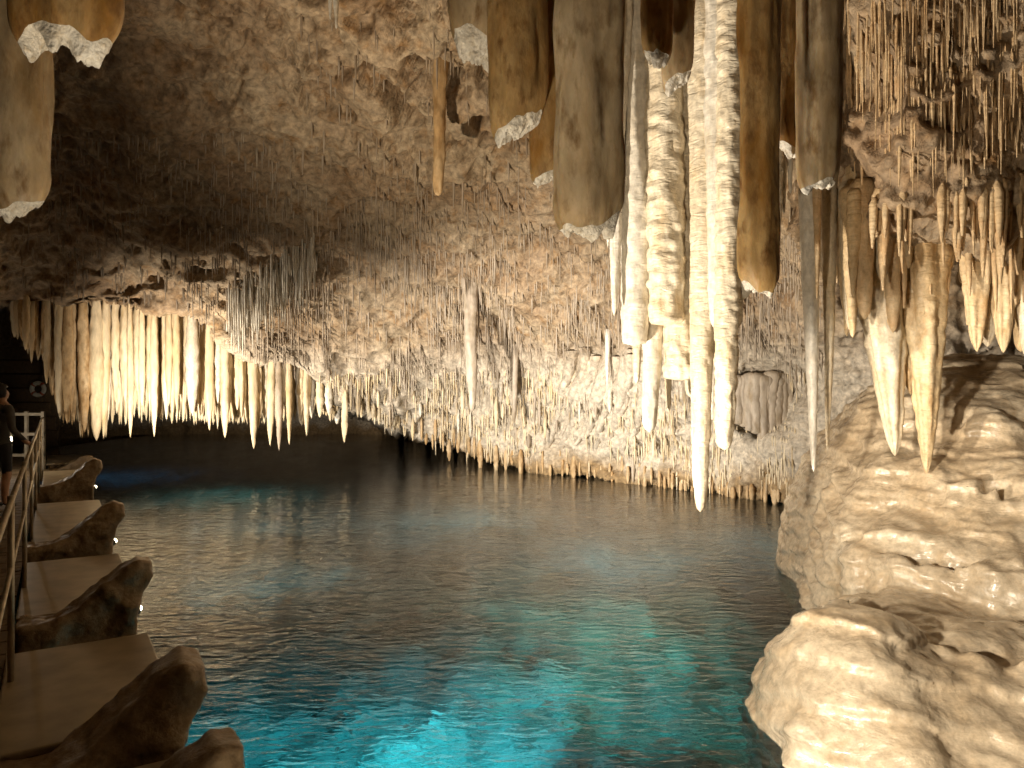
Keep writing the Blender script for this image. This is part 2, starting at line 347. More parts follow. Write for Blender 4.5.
def build_shell():
    xs = np.concatenate([np.linspace(-760, -20, 130), np.linspace(-17, 1040, 470), np.linspace(1048, 1760, 110)])
    ys = np.concatenate([np.linspace(-1000, -30, 120), np.linspace(-26, 520, 270), np.linspace(530, 800, 30)])
    nx, ny = len(xs), len(ys)
    PX, PY = np.meshgrid(xs, ys, indexing='ij'); d = depth(PX.ravel(), PY.ravel())
    V = np.stack([(PX.ravel() - CX) / F * d, d, CAMZ + (HY - PY.ravel()) / F * d], 1)
    i, j = np.meshgrid(np.arange(nx - 1), np.arange(ny - 1), indexing='ij'); a = (i * ny + j).ravel()
    Fq = np.stack([a, a + ny, a + ny + 1, a + 1], 1)
    N = vert_normals(V, Fq)
    V0 = V.copy(); toc = -V0 + np.array([0, 0, CAMZ]); toc /= np.linalg.norm(toc, axis=1)[:, None]
    N[np.sum(N * toc, 1) < 0] *= -1
    N = N * .7 + toc * .5
    Wp = V0 + .35 * np.stack([fbm(V0 * 1.1, 2, 50), fbm(V0 * 1.1, 2, 60), fbm(V0 * 1.1, 2, 70)], 1)
    dsp = .42 * fbm(Wp * .5, 3, 1) + .26 * ridged(Wp * np.array([.8, .8, 1.5]), 4, 11) + .09 * ridged(Wp * np.array([3.1, 3.1, 4.2]), 4, 21)
    pit = smooth(.10, .36, fbm(Wp * np.array([1.2, 1.2, 2.4]), 3, 133)); pit2 = smooth(.14, .34, fbm(Wp * np.array([2.4, 2.4, 4.6]), 3, 41))
    up = smooth(240, 60, PY.ravel()); right = smooth(835, 850, PX.ravel()); mid = np.exp(-((PX.ravel() - 440) / 110) ** 2 - ((PY.ravel() - 110) / 90) ** 2)
    dsp *= 1 - .35 * smooth(260, 340, PY.ravel()) * (PX.ravel() < 860)
    dsp -= (.34 * pit * (.3 + .4 * up + .3 * mid) + .22 * pit2 * (.15 + .5 * up + .9 * mid))
    flat = 1 - .65 * right; dsp *= flat
    dsp += right * (.13 * ridged(V0 * np.array([4, 4, 1.6]), 3, 81) - .10 * smooth(.1, .4, fbm(V0 * np.array([4, 4, 5]), 2, 83)))
    low = smooth(330, 400, PY.ravel()) * (PX.ravel() < 880); dsp += low * .12 * ridged(V0 * np.array([3.0, 3.0, .8]), 3, 91)
    dsp *= smooth(3.0, 7.5, d) * .75 + .25
    V = V0 + N * dsp[:, None]
    o = mesh_obj('cave_ceiling', V, Fq[:, ::-1], M['ceiling']); structure(o)
    global SHELL_V, SHELL_PX, SHELL_PY
    SHELL_V, SHELL_PX, SHELL_PY = V.reshape(nx, ny, 3), xs, ys
build_shell()
def shell_at(px, py):
    """point of the finished ceiling whose undisplaced direction is the given one"""
    i = int(np.clip(np.searchsorted(SHELL_PX, px), 0, len(SHELL_PX) - 1)); j = int(np.clip(np.searchsorted(SHELL_PY, py), 0, len(SHELL_PY) - 1))
    return Vector(SHELL_V[i, j])

def build_rear():
    nu, nv = 60, 30; V = []
    for i in range(nu):
        a = math.pi + math.pi * i / (nu - 1)
        for j in range(nv):
            e = -.45 + (math.pi / 2 + .45) * j / (nv - 1)
            V.append((10.5 * math.cos(a) * math.cos(e), 2.2 + 7.5 * math.sin(a) * math.cos(e), 2 + 5.2 * math.sin(e)))
    V = np.array(V); V += .5 * np.stack([fbm(V * .5, 3, 5), fbm(V * .5, 3, 6), fbm(V * .5, 3, 7)], 1)
    i, j = np.meshgrid(np.arange(nu - 1), np.arange(nv - 1), indexing='ij'); a = (i * nv + j).ravel()
    structure(mesh_obj('cave_wall', V, np.stack([a, a + nv, a + nv + 1, a + 1], 1), M['ceiling']))
build_rear()

# ------------------------------------------------------------------ water and pool floor
def build_pool():
    b = MB(); b.box((0, 15, -7.0), (16, 19.5, 7.0)); structure(b.build('pool_water', M['water']))
    xs = np.linspace(-15, 10, 300); ys = np.linspace(-4, 33, 330); X, Y = np.meshgrid(xs, ys, indexing='ij')
    Q = np.stack([X.ravel(), Y.ravel(), 0 * X.ravel()], 1)
    Wq = Q + .4 * np.stack([fbm(Q * .9, 2, 3), fbm(Q * .9, 2, 4), 0 * X.ravel()], 1)
    z = -1.85 - .10 * np.clip(Q[:, 1] - 5, 0, 20) + .40 * fbm(Wq * .5, 3, 15) + .45 * ridged(Wq * 1.1, 5, 25) + .28 * ridged(Wq * 2.6, 3, 35)
    z = np.minimum(z, -.55); V = np.stack([Q[:, 0], Q[:, 1], z], 1); ny = len(ys)
    i, j = np.meshgrid(np.arange(len(xs) - 1), np.arange(ny - 1), indexing='ij'); a = (i * ny + j).ravel()
    structure(mesh_obj('pool_floor', V, np.stack([a, a + ny, a + ny + 1, a + 1], 1), M['floor']))
build_pool()

# ------------------------------------------------------------------ flowstone mound on the right
def build_mound():
    h = .023; lo = np.array([.9, 2.0, -1.1]); n = (np.array([7.4, 10.4, 2.95]) - lo) / h; nx, ny, nz = n.astype(int)
    x = (lo[0] + np.arange(nx) * h).astype(np.float32); y = (lo[1] + np.arange(ny) * h).astype(np.float32); z = (lo[2] + np.arange(nz) * h).astype(np.float32)
    X, Y = np.meshgrid(x, y, indexing='ij'); Q = np.stack([X.ravel(), Y.ravel(), 0 * X.ravel()], 1).astype(float)
    wob = (.20 * fbm(Q * .8, 2, 5) + .04 * fbm(Q * 2.6, 2, 6)).reshape(nx, ny)
    flute = (.060 * vnoise(Q * 3.6, 8) + .050 * np.abs(vnoise(Q * 6.5, 9)) + .022 * np.abs(vnoise(Q * 14, 7))).reshape(nx, ny)
    drip = (.42 * (np.abs(vnoise(Q * 5.5, 18)) + .4 * np.abs(vnoise(Q * 12, 19)))).reshape(nx, ny)
    xw = .10 * fbm(Q * 1.7, 2, 12).reshape(nx, ny)
    ell = [((4.85, 7.8, -.3), (1.95, 2.1, 2.66)), ((6.7, 7.2, -.3), (2.4, 3.0, 2.55)), ((4.7, 6.3, -.3), (1.65, 1.5, 1.75)), ((4.05, 5.3, -.6), (1.6, 1.6, .85)),
           ((5.6, 5.2, -.4), (1.9, 1.5, 1.35)), ((2.10, 4.75, -.45), (.46, .75, .98)), ((1.98, 4.25, -.12), (.53, .62, .70)), ((2.65, 3.8, -.7), (1.22, .95, .85)), ((2.85, 4.45, -.45), (1.25, 1.0, .92)), ((3.6, 3.9, -.5), (1.4, 1.1, .85)), ((3.05, 6.7, -.5), (.42, .6, 1.25)), ((3.4, 6.9, .5), (.45, .5, .75))]
    # draped shelves: centre, radii, underside, top, rim rounding
    cakes = [((4.95, 6.5), (2.10, 1.74), -.4, .98, .30), ((5.1, 6.95), (1.75, 1.62), .2, 1.45, .24), ((5.2, 7.5), (1.5, 1.45), .6, 1.9, .2), ((3.95, 5.0), (1.85, 1.12), -.9, .54, .16), ((5.6, 4.9), (1.9, 1.25), -.6, .66, .22), ((3.6, 4.1), (1.85, 1.45), -.9, .20, .22)]
    f = np.empty((nx, ny, nz), np.float32); T2 = np.empty((nx, ny, nz), np.float32)
    def join(g, d, k_):
        hh = np.clip(.5 + .5 * (d - g) / k_, 0, 1); return d * (1 - hh) + g * hh - k_ * hh * (1 - hh)
    for k in range(nz):
        g = None
        for c, r in ell:
            dx, dy, dz = (X + xw - c[0]) / r[0], (Y + xw * .6 - c[1]) / r[1], (z[k] - c[2]) / r[2]
            d = (np.sqrt(dx * dx + dy * dy + dz * dz) - 1) * min(r) + flute * .6
            g = d if g is None else join(g, d, .34)
        zz = z[k] + wob * .8
        for c, r, z0, z1, rr in cakes:
            dx, dy = (X + 1.3 * xw - c[0]) / r[0], (Y + xw - c[1]) / r[1]
            dr = (np.sqrt(dx * dx + dy * dy) - 1) * min(r) + flute * 2.6 + rr
            up_ = zz - (z1 - rr - .10 * np.clip(dr + .8, 0, 1)); dn = (z0 + drip) - zz
            dv = np.maximum(up_, dn + rr * .5)
            d = np.minimum(np.maximum(dr, dv), 0) + np.hypot(np.maximum(dr, 0), np.maximum(dv, 0)) - rr
            g = join(g, d, .17)
        ph2 = (z[k] + wob * 1.4 + flute * .6) / .20; u2 = ph2 - np.floor(ph2)
        t2 = .028 * np.where(u2 < .3, smooth(0, .3, u2), 1 - smooth(.3, 1, u2))
        f[:, :, k] = g; T2[:, :, k] = t2
    for ax in range(3):             # dripstone rounds every edge and closes every narrow gap
        for w_ in (5, 3):
            c_ = np.cumsum(np.pad(f, [(w_ // 2 + 1, w_ // 2) if q_ == ax else (0, 0) for q_ in range(3)], mode='edge'), axis=ax, dtype=np.float32)
            f = (np.take(c_, range(w_, c_.shape[ax]), axis=ax) - np.take(c_, range(0, c_.shape[ax] - w_), axis=ax)) / w_
    f -= .012
    rs = np.random.default_rng(3)
    def drips(c, r, za, zb, a0, a1, n, rmin, rmax, out):
        for q_ in range(n):
            a = math.radians(a0 + (a1 - a0) * (q_ + rs.uniform(-.3, .3)) / n); o_ = out + rs.uniform(-.05, .03)
            px_, py_ = c[0] + (r[0] + o_) * math.cos(a), c[1] + (r[1] + o_) * math.sin(a)
            cl = max(.15, .6 + .9 * float(vnoise(np.array([[a * 2.3, 0, 5.0]]), 3)[0])); z1 = za + rs.uniform(-.06, .08); z0 = z1 - (za - zb) * min(1.15, cl) * rs.uniform(.65, 1.1); ra = rs.uniform(rmin, rmax)
            i0, i1 = [int(np.clip((v - lo[0]) / h, 1, nx - 1)) for v in (px_ - .3, px_ + .3)]; j0, j1 = [int(np.clip((v - lo[1]) / h, 1, ny - 1)) for v in (py_ - .3, py_ + .3)]
            k0, k1 = [int(np.clip((v - lo[2]) / h, 1, nz - 1)) for v in (z0 - .2, z1 + .3)]
            if i1 <= i0 or j1 <= j0 or k1 <= k0: continue
            X3, Y3, Z3 = np.meshgrid(x[i0:i1], y[j0:j1], z[k0:k1], indexing='ij')
            t = np.clip((z1 - Z3) / max(z1 - z0, .05), 0, 1); dzz = Z3 - np.clip(Z3, z0, z1)
            d = np.sqrt((X3 - px_) ** 2 + (Y3 - py_) ** 2 + dzz ** 2) - ra * (1.15 - .6 * t)
            f[i0:i1, j0:j1, k0:k1] = join(f[i0:i1, j0:j1, k0:k1], d, .05)
    drips((4.95, 6.5), (2.10, 1.74), .60, .12, 185, 300, 70, .03, .07, .02)
    drips((5.6, 4.9), (1.9, 1.25), .42, .16, 180, 250, 22, .03, .06, .05)
    drips((3.95, 5.0), (1.85, 1.12), .40, .02, 185, 290, 60, .03, .065, .035)
    drips((5.1, 6.95), (1.75, 1.62), 1.10, .86, 190, 290, 46, .025, .05, .02)
    f -= T2
    f[0] = f[-1] = 1; f[:, 0] = f[:, -1] = 1; f[:, :, 0] = 1; f[:, :, -1] = 1
    V, Fq = surface_nets(f, lo, h)
    N = vert_normals(V, Fq)
    V = V + N * (.018 * fbm(V * np.array([3.5, 3.5, 6]), 2, 2) + .008 * np.sin((V[:, 2] + .10 * fbm(V * 2.4, 2, 71) + .03 * vnoise(V * 9, 73)) * 2 * np.pi / .10) * np.clip(.5 + fbm(V * 1.5, 2, 75), 0, 1) - .016 * np.abs(vnoise(V * np.array([9, 9, 16]), 4)))[:, None]
    o = mesh_obj('flowstone_mound', V, Fq, M['mound'])
    tag(o, 'broad cream flowstone mound with dripping ledges filling the right bank of the pool', 'flowstone')
build_mound()

# ------------------------------------------------------------------ stalactites
def stal_mesh(length, r0, seg=24, rings=90, seed=0, tip=.10, power=.55, flute=0, fluted=.12, lump=.06, band=.05, bandlen=.07, wob=.008, ell=1.0, top_flare=.3, blunt=0.0, lean=(0, 0), texp=1.6):
    """drip-grown cone hanging from z=0 down to -length"""
    rs = np.random.default_rng(seed); t = np.linspace(0, 1, rings); z = -length * t
    prof = r0 * (tip + (1 - tip) * (1 - t ** texp) ** power)
    prof = prof * (1 + top_flare * np.exp(-t * 9))
    endz = np.clip((1 - t) * length / max(r0 * (.25 if blunt else .9), 1e-3), 0, 1); prof = prof * np.sqrt(np.clip(1 - (1 - endz) ** 2, 0, 1))
    st = np.clip(t * length / (r0 * 1.2), 0, 1); prof = prof * np.sqrt(np.clip(1 - (1 - st) ** 2, 0, 1))
    a = 2 * np.pi * np.arange(seg) / seg
    T, A = np.meshgrid(t, a, indexing='ij'); Z = -length * T
    off = seed * 3.71
    s1 = np.stack([np.cos(A).ravel() * 1.2 + off, np.sin(A).ravel() * 1.2, Z.ravel() / (r0 * 5)], 1)
    s2 = np.stack([np.cos(A).ravel() * 1.6 + off, np.sin(A).ravel() * 1.6, Z.ravel() / bandlen], 1)
    s3 = np.stack([np.cos(A).ravel() * 3.2 + off, np.sin(A).ravel() * 3.2, Z.ravel() / max(.05, bandlen)], 1)
    R = prof[:, None] * (1 + lump * 1.6 * fbm(s1, 2, 3).reshape(T.shape) + band * 1.6 * (vnoise(s2, 5) + .6 * vnoise(s2 * np.array([2.2, 2.2, .45]), 8)).reshape(T.shape) + band * 1.1 * np.abs(vnoise(s3, 12)).reshape(T.shape))
    if flute:
        R = R * (1 + fluted * np.abs(np.cos(A * flute / 2 + off + .6 * np.sin(Z * 2 + off))) - fluted * .5)
    w = np.stack([t * 3 + off, t * 0, t * 0], 1); ox = wob * length * vnoise(w, 7) * t * .5 + lean[0] * t; oy = wob * length * vnoise(w + 31, 7) * t * .5 + lean[1] * t
    V = np.stack([R * np.cos(A) + ox[:, None], R * np.sin(A) * ell + oy[:, None], Z], 2).reshape(-1, 3)
    i, j = np.meshgrid(np.arange(rings - 1), np.arange(seg), indexing='ij'); j2 = (j + 1) % seg
    Fq = np.stack([(i * seg + j).ravel(), ((i + 1) * seg + j).ravel(), ((i + 1) * seg + j2).ravel(), (i * seg + j2).ravel()], 1)
    return V, Fq
def stal_at(px0, py0, px1, py1, d, wpx, mat, label, group=None, extend=0.0, **kw):
    """one stalactite hanging from image direction (px0,py0) at depth d to its tip at (px1,py1); wpx is its width"""
    b = P(px0, py0, d); e = P(px1, py1, d); L = b.z - e.z; top = extend
    r = wpx / 2 / F * d
    lean = (e.x - b.x, 0)
    kw.setdefault('rings', int(min(220, max(24, (L + top) / .02)))); kw.setdefault('seed', random.randint(0, 9999))
    V, Fq = stal_mesh(L + top, r, lean=lean, **kw)
    o = mesh_obj('stalactite', V, Fq, mat, loc=(b.x, b.y, b.z + top))
    tag(o, label, 'stalactite', group); return o

S, SW, SO = M['stal'], M['stal_white'], M['stal_orange']
G1 = 'large cream stalactites over the middle of the pool'
# x0,y0,x1,y1,d,w
for row in [
    (706, -20, 702, 512, 5.6, 30, S, 'longest cream stalactite, its tip hanging lowest of all just above the water', dict(power=.8, tip=.28, band=.045, bandlen=.05, ext=1.0)),
    (696, 20, 697, 492, 5.62, 13, S, 'thin cream stalactite fused along the left side of the longest one', dict(power=.6, tip=.4, ext=1.0)),
    (731, 120, 725, 450, 5.42, 22, S, 'amber ringed stalactite just right of the longest one', dict(power=.35, tip=.45, band=.085, bandlen=.045, ext=1.6)),
    (718, -10, 716, 330, 5.5, 26, SW, 'white stalactite wedged between the longest one and the amber ringed one', dict(power=.6, tip=.3, ext=1.0)),
    (685, -10, 682, 381, 5.8, 31, S, 'thick knobbly blunt stalactite left of the longest one', dict(power=.3, tip=.75, band=.085, bandlen=.06, lump=.1, blunt=1, ext=1.0)),
    (664, 40, 666, 326, 5.7, 31, S, 'thick knobbly stalactite with a blunt end, second thick one from the left', dict(power=.25, tip=.8, band=.085, bandlen=.06, lump=.1, blunt=1, ext=1.3)),
    (655, 60, 651, 432, 5.9, 19, SW, 'slender smooth stalactite with rounded end below the knobbly ones', dict(power=.4, tip=.5, ext=1.4)),
    (668, 150, 667, 413, 6.1, 13, S, 'thin pointed stalactite behind the second thick knobbly one', dict(power=.6, tip=.2, ext=2.0)),
    (640, 60, 635, 346, 5.8, 28, SW, 'broad pale stalactite, thickest on the left of the middle group', dict(power=.3, tip=.6, band=.045, blunt=1, ext=1.3)),
    (640, 120, 637, 384, 6.0, 15, S, 'thin stalactite showing below the broad pale one', dict(power=.6, tip=.3, ext=1.6)),
    (622, 70, 613, 316, 5.7, 21, SW, 'white sharp stalactite, outermost on the left of the middle group', dict(power=.8, tip=.15, ext=1.3)),
    (618, 110, 608, 248, 5.5, 15, SW, 'short white stalactite clinging to the left flank of the middle group', dict(power=.9, tip=.12, ext=1.6)),
    (745, -10, 744, 300, 5.45, 26, SW, 'pale stalactite beside the long dark sawn-off column', dict(power=.4, tip=.4, ext=1.0)),
    (779, 40, 778, 226, 5.6, 13, S, 'small ringed stalactite under the right of the dark columns, pointed at both ends', dict(power=.5, tip=.35, band=.14, bandlen=.05, ext=1.0)),
    (792, 110, 790, 194, 5.7, 12, SW, 'small white stalactite right of the small ringed one', dict(power=.7, tip=.2, ext=1.5)),
    (786, 130, 784, 214, 5.8, 11, SW, 'small smooth stalactite between two small pale ones under the dark columns', dict(power=.7, tip=.2, ext=1.6)),
    (632, 40, 630, 300, 6.2, 20, SW, 'pale straight stalactite filling in behind the broad pale one', dict(power=.3, tip=.5, ext=1.2)),
    (650, 40, 648, 352, 6.4, 20, S, 'straight cream stalactite behind the gap left of the second knobbly one', dict(power=.3, tip=.5, ext=1.2)),
    (676, 60, 675, 366, 6.3, 20, SW, 'straight pale stalactite between the two thick knobbly ones', dict(power=.3, tip=.5, ext=1.2)),
    (695, 40, 692, 398, 6.3, 18, S, 'straight cream stalactite right behind the longest one', dict(power=.4, tip=.4, ext=1.2)),
    (712, 40, 711, 420, 6.1, 16, SW, 'slim pale stalactite showing between the longest and the amber ringed one', dict(power=.5, tip=.3, ext=1.2)),
    (738, 40, 737, 330, 6.2, 18, S, 'cream stalactite behind the long dark sawn-off column', dict(power=.4, tip=.4, ext=1.2)),
    (806, 150, 814, 472, 6.1, 24, SW, 'long smooth white stalactite pointing at the left shoulder of the mound', dict(power=.75, tip=.12, band=.05, lump=.05, ext=1.8)),
    (828, 150, 829, 450, 6.3, 21, S, 'long cream stalactite right beside the long smooth white one', dict(power=.85, tip=.10, ext=1.8)),
    (818, 190, 817, 300, 6.0, 13, SO, 'short orange stalactite between the two long ones near the mound', dict(power=.8, tip=.1, ext=1.4)),
    (848, 175, 852, 316, 6.8, 17, SO, 'mid-length orange stalactite left of the great fluted pair', dict(power=.8, tip=.1, ext=.5)),
    (838, 185, 837, 284, 6.7, 13, SO, 'short orange stalactite, first to the right of the two long pale ones', dict(power=.8, tip=.1, ext=.5)),
    (872, 205, 896, 456, 6.3, 62, S, 'great fluted stalactite leaning right over the mound, left of a pair', dict(power=1.0, tip=.14, flute=7, fluted=.26, lump=.16, ext=.35)),
    (888, 205, 893, 345, 6.15, 30, M['stal_gold'], 'gold lobe-like stalactite against the great leaning fluted one', dict(power=.6, tip=.2, ext=.35)),
    (922, 190, 926, 474, 6.2, 58, M['stal_gold'], 'great gold fluted stalactite whose tip nearly touches the mound', dict(power=1.15, tip=.12, flute=6, fluted=.26, lump=.14, ext=.35)),
    (905, 200, 911, 395, 6.3, 32, M['stal_gold'], 'gold stalactite wedged between the great fluted pair', dict(power=.7, tip=.15, ext=.35)),
    (942, 190, 936, 330, 6.2, 28, M['stal_gold'], 'gold stalactite on the right flank of the great gold one', dict(power=.8, tip=.15, ext=.35)),
    (964, 180, 962, 284, 6.6, 13, SO, 'slim stalactite hanging alone in front of the dark recess', dict(power=.5, tip=.35, ext=.5)),
    (973, 185, 977, 352, 6.0, 34, M['stal_gold'], 'long stalactite at the left of the drapery by the right edge', dict(power=.75, tip=.14, flute=5, fluted=.22, lump=.14, ext=.35)),
    (990, 180, 987, 347, 6.1, 36, S, 'wide fluted stalactite in the middle of the drapery by the right edge', dict(power=.7, tip=.16, flute=6, fluted=.26, lump=.14, ext=.35)),
    (1004, 185, 1003, 353, 5.95, 33, M['stal_gold'], 'long stalactite, third in the drapery by the right edge', dict(power=.75, tip=.14, flute=5, fluted=.22, lump=.14, ext=.35)),
    (1017, 185, 1014, 310, 5.9, 26, M['stal_gold'], 'shorter stalactite near the right edge with a sharp tip', dict(power=.7, tip=.15, ext=.35)),
    (1030, 160, 1027, 358, 5.9, 26, S, 'pale stalactite cut by the right edge of the photo', dict(power=.6, tip=.2, ext=.35)),
    (858, 200, 862, 292, 6.2, 20, M['stal_gold'], 'short gold stalactite at the root of the great leaning fluted one', dict(power=.7, tip=.15, ext=.35)),
    (952, 195, 951, 270, 6.1, 18, M['stal_gold'], 'short gold stalactite beside the dark recess, left of the slim lone one', dict(power=.7, tip=.15, ext=.35)),
    (1024, 185, 1021, 352, 6.1, 26, M['stal_gold'], 'gold stalactite behind the pale one cut by the right edge', dict(power=.5, tip=.25, ext=.35)),
    (440, 74, 438, 196, 0, 13, M['stal_rust'], 'knobbly brown stalactite standing out from the dark pitted ceiling', dict(power=.4, tip=.35, lump=.35, ext=.6)),
    (330, -20, 330, 20, 7.6, 7, SW, 'small white stalactite at the top edge, left one of two', dict(power=.8, tip=.15, ext=.35)),
    (336, -20, 336, 29, 7.6, 9, SW, 'small white stalactite at the top edge, right one of two', dict(power=.8, tip=.15, ext=.35)),
    (470, 285, 472, 412, 0, 13, M['stal_grey'], 'thick grey-brown stalactite standing alone before the far ridge', dict(power=.5, tip=.25, lump=.2, ext=.6)),
    (515, 350, 514, 424, 0, 7, M['stal_grey'], 'thin pale stalactite right of the thick grey-brown lone one', dict(power=.5, tip=.25, ext=.6)),
    (592, 370, 591, 425, 0, 8, M['stal'], 'short pointed pale stalactite before the folded wall of the far ridge', dict(power=.7, tip=.15, ext=.5)),
    (608, 335, 607, 386, 0, 5, M['stal_white'], 'thin white stalactite above the folded wall of the far ridge', dict(power=.7, tip=.15, ext=.5)),
]:
    x0, y0, x1, y1, d, w, m, lab, kw = row
    kw = dict(kw); ext = kw.pop('ext', 0)
    if d == 0: d = shell_at(x0, y0).y; ext = .25
    near = d < 8
    if 600 < x0 < 760: w *= 1.22
    stal_at(x0, y0, x1, y1, d, w, m, lab, extend=ext, seg=36 if near else 18, **kw)

for k in range(30):                     # the packed mass the great pair grows out of
    px_ = random.choice([random.uniform(846, 934), random.uniform(846, 934), random.uniform(968, 1034)]); t_ = random.choice([random.uniform(262, 300), random.uniform(285, 340)])
    stal_at(px_, random.uniform(205, 245), px_ + random.uniform(-2, 3), t_, random.uniform(5.95, 6.35), random.uniform(13, 25), random.choice([M['stal_gold'], M['stal_gold'], S, SO]),
            'small golden stalactite packed among others above the flowstone mound', 'small golden stalactites packed above the mound', extend=.25, seg=18, power=random.uniform(.5, .9), tip=.16, lump=.14, rings=50)

# ------------------------------------------------------------------ sawn-off dark columns close to the camera
def broken_column(cx, bot, d, wpx, label, mat, tilt=0.0, ell=.8, seed=0, flat=0, top=6.2, depth_tilt=-.55):
    r = wpx / 2 / F * d; b = P(cx, bot, d); L = top - b.z; seg, rings = 56, 130
    t = np.linspace(0, 1, rings); a = 2 * np.pi * np.arange(seg) / seg; T, A = np.meshgrid(t, a, indexing='ij')
    s = np.stack([np.cos(A).ravel() * 1.3 + seed * 5.1, np.sin(A).ravel() * 1.3, T.ravel() * L * 1.6], 1)
    s2 = np.stack([np.cos(A).ravel() * 4 + seed, np.sin(A).ravel() * 4, T.ravel() * L * 5], 1)
    R = r * (1 + .30 * fbm(s, 3, 9).reshape(T.shape) + .06 * fbm(s2, 3, 4).reshape(T.shape)) * (1 + .10 * T) * (1 - .22 * np.exp(-T * L / (.35 * r)))
    X = R * np.cos(A); Y = R * np.sin(A) * ell * .75
    zb = tilt * X + depth_tilt * Y + r * .55 * fbm(np.stack([X.ravel() / r * 1.1 + seed * 7, Y.ravel() / r * 1.1, 0 * X.ravel()], 1), 3, 2).reshape(X.shape)
    Z = T * L + zb * (1 - T) ** 6
    root = empty('broken_stalactite', (b.x, b.y, b.z)); tag(root, label, 'stalactite', 'broken-off columns hanging close to the viewer')
    i, j = np.meshgrid(np.arange(rings - 1), np.arange(seg), indexing='ij'); j2 = (j + 1) % seg
    Fq = np.stack([(i * seg + j).ravel(), (i * seg + j2).ravel(), ((i + 1) * seg + j2).ravel(), ((i + 1) * seg + j).ravel()], 1)
    mesh_obj('shaft', np.stack([X, Y, Z], 2).reshape(-1, 3), Fq, mat, root)
    k = 14; VV = []; 
    for q_ in range(k):
        g = 1.0 - q_ / (k - 1)
        x, y = X[0] * g, Y[0] * g
        nz = r * .55 * ridged(np.stack([x / r * 1.6 + seed, y / r * 1.6, 0 * x], 1), 4, 6) - r * .35
        VV.append(np.stack([x, y, tilt * x + depth_tilt * y + nz * min(1, (1 - g) * 5) + (zb[0] - tilt * X[0] - depth_tilt * Y[0]) * g], 1))
    VV = np.concatenate(VV)
    i, j = np.meshgrid(np.arange(k - 1), np.arange(seg), indexing='ij'); j2 = (j + 1) % seg
    Fq = np.stack([(i * seg + j).ravel(), ((i + 1) * seg + j).ravel(), ((i + 1) * seg + j2).ravel(), (i * seg + j2).ravel()], 1)
    e = mesh_obj('broken_end', VV, Fq, M['crystal'], root); e['label'] = 'white crystalline break'
BR, BG = M['broken'], M['broken_grey']
for a in [
    (478, 48, 3.25, 60, 'short brown broken column with wide white break, leftmost in the dark middle cluster', BG, -.75, .8, 1, -.55),
    (517, 128, 3.0, 58, 'dark brown broken column ending in a slanting white break', BR, .35, .8, 2, -.2),
    (549, 176, 3.1, 40, 'narrow amber broken column between two wider dark ones', BR, .3, .9, 3, -.35),
    (590, 226, 2.9, 68, 'widest dark broken column of the cluster, reaching lowest beside the pale stalactites', BG, .15, .75, 4, -.12),
    (657, 58, 3.5, 32, 'amber broken column hanging over the broad pale stalactite', BR, -.2, .9, 5, -.2),
    (679, 80, 3.7, 34, 'grey-brown broken column left of the longest stalactite', BG, .3, .9, 6, -.4),
    (760, 288, 3.3, 40, 'long dark broken column right of the pale middle group, hanging lower than its neighbours', BR, -.1, .85, 7, .1),
    (792, 150, 3.6, 40, 'dark broken column, left of the pair near the orange stalactites', BR, -.3, .85, 8, .05),
    (819, 180, 3.5, 44, 'dark broken column, right of the pair near the orange stalactites', BG, .2, .85, 9, .1),
    (18, 208, 3.4, 62, 'pale broken column hanging at the left edge of the ceiling', BG, .25, .8, 10, -.1),
    (60, 34, 2.6, 108, 'stubby wide orange-brown broken column in the top left corner', BR, .1, .8, 11, .1),
]:
    broken_column(*a[:9], depth_tilt=a[9])

# ------------------------------------------------------------------ curtain of stalactites over the far left of the pool
PROT = []
for k in range(10):
    V, Fq = stal_mesh(1.0, 1.0, seg=12, rings=34, seed=100 + k, tip=[.35, .5, .6, .3, .45][k % 5], texp=[2.2, 5, 8, 3, 6][k % 5], power=[.3, .55, .2, .4, .7][k % 5], lump=.18, band=.12, bandlen=.05, wob=.0, top_flare=.4)
    PROT.append((V, Fq))
_pm = {}
def proto_copy(k, matname, loc, length, r, label, group, name='stalactite', lean=0.0):
    key = (k, matname, name)
    if key not in _pm:
        V, Fq = PROT[k]; V = V.copy()
        o = mesh_obj(name, V, Fq, M[matname]); _pm[key] = o; first = True
    else:
        o = _pm[key].copy(); COL.objects.link(o); first = False
    o.location = loc; o.scale = (r, r, length); o.rotation_euler = (random.uniform(-.015, .015), lean + random.uniform(-.015, .015), random.uniform(0, 6.28))
    tag(o, label, 'stalactite', group); return o

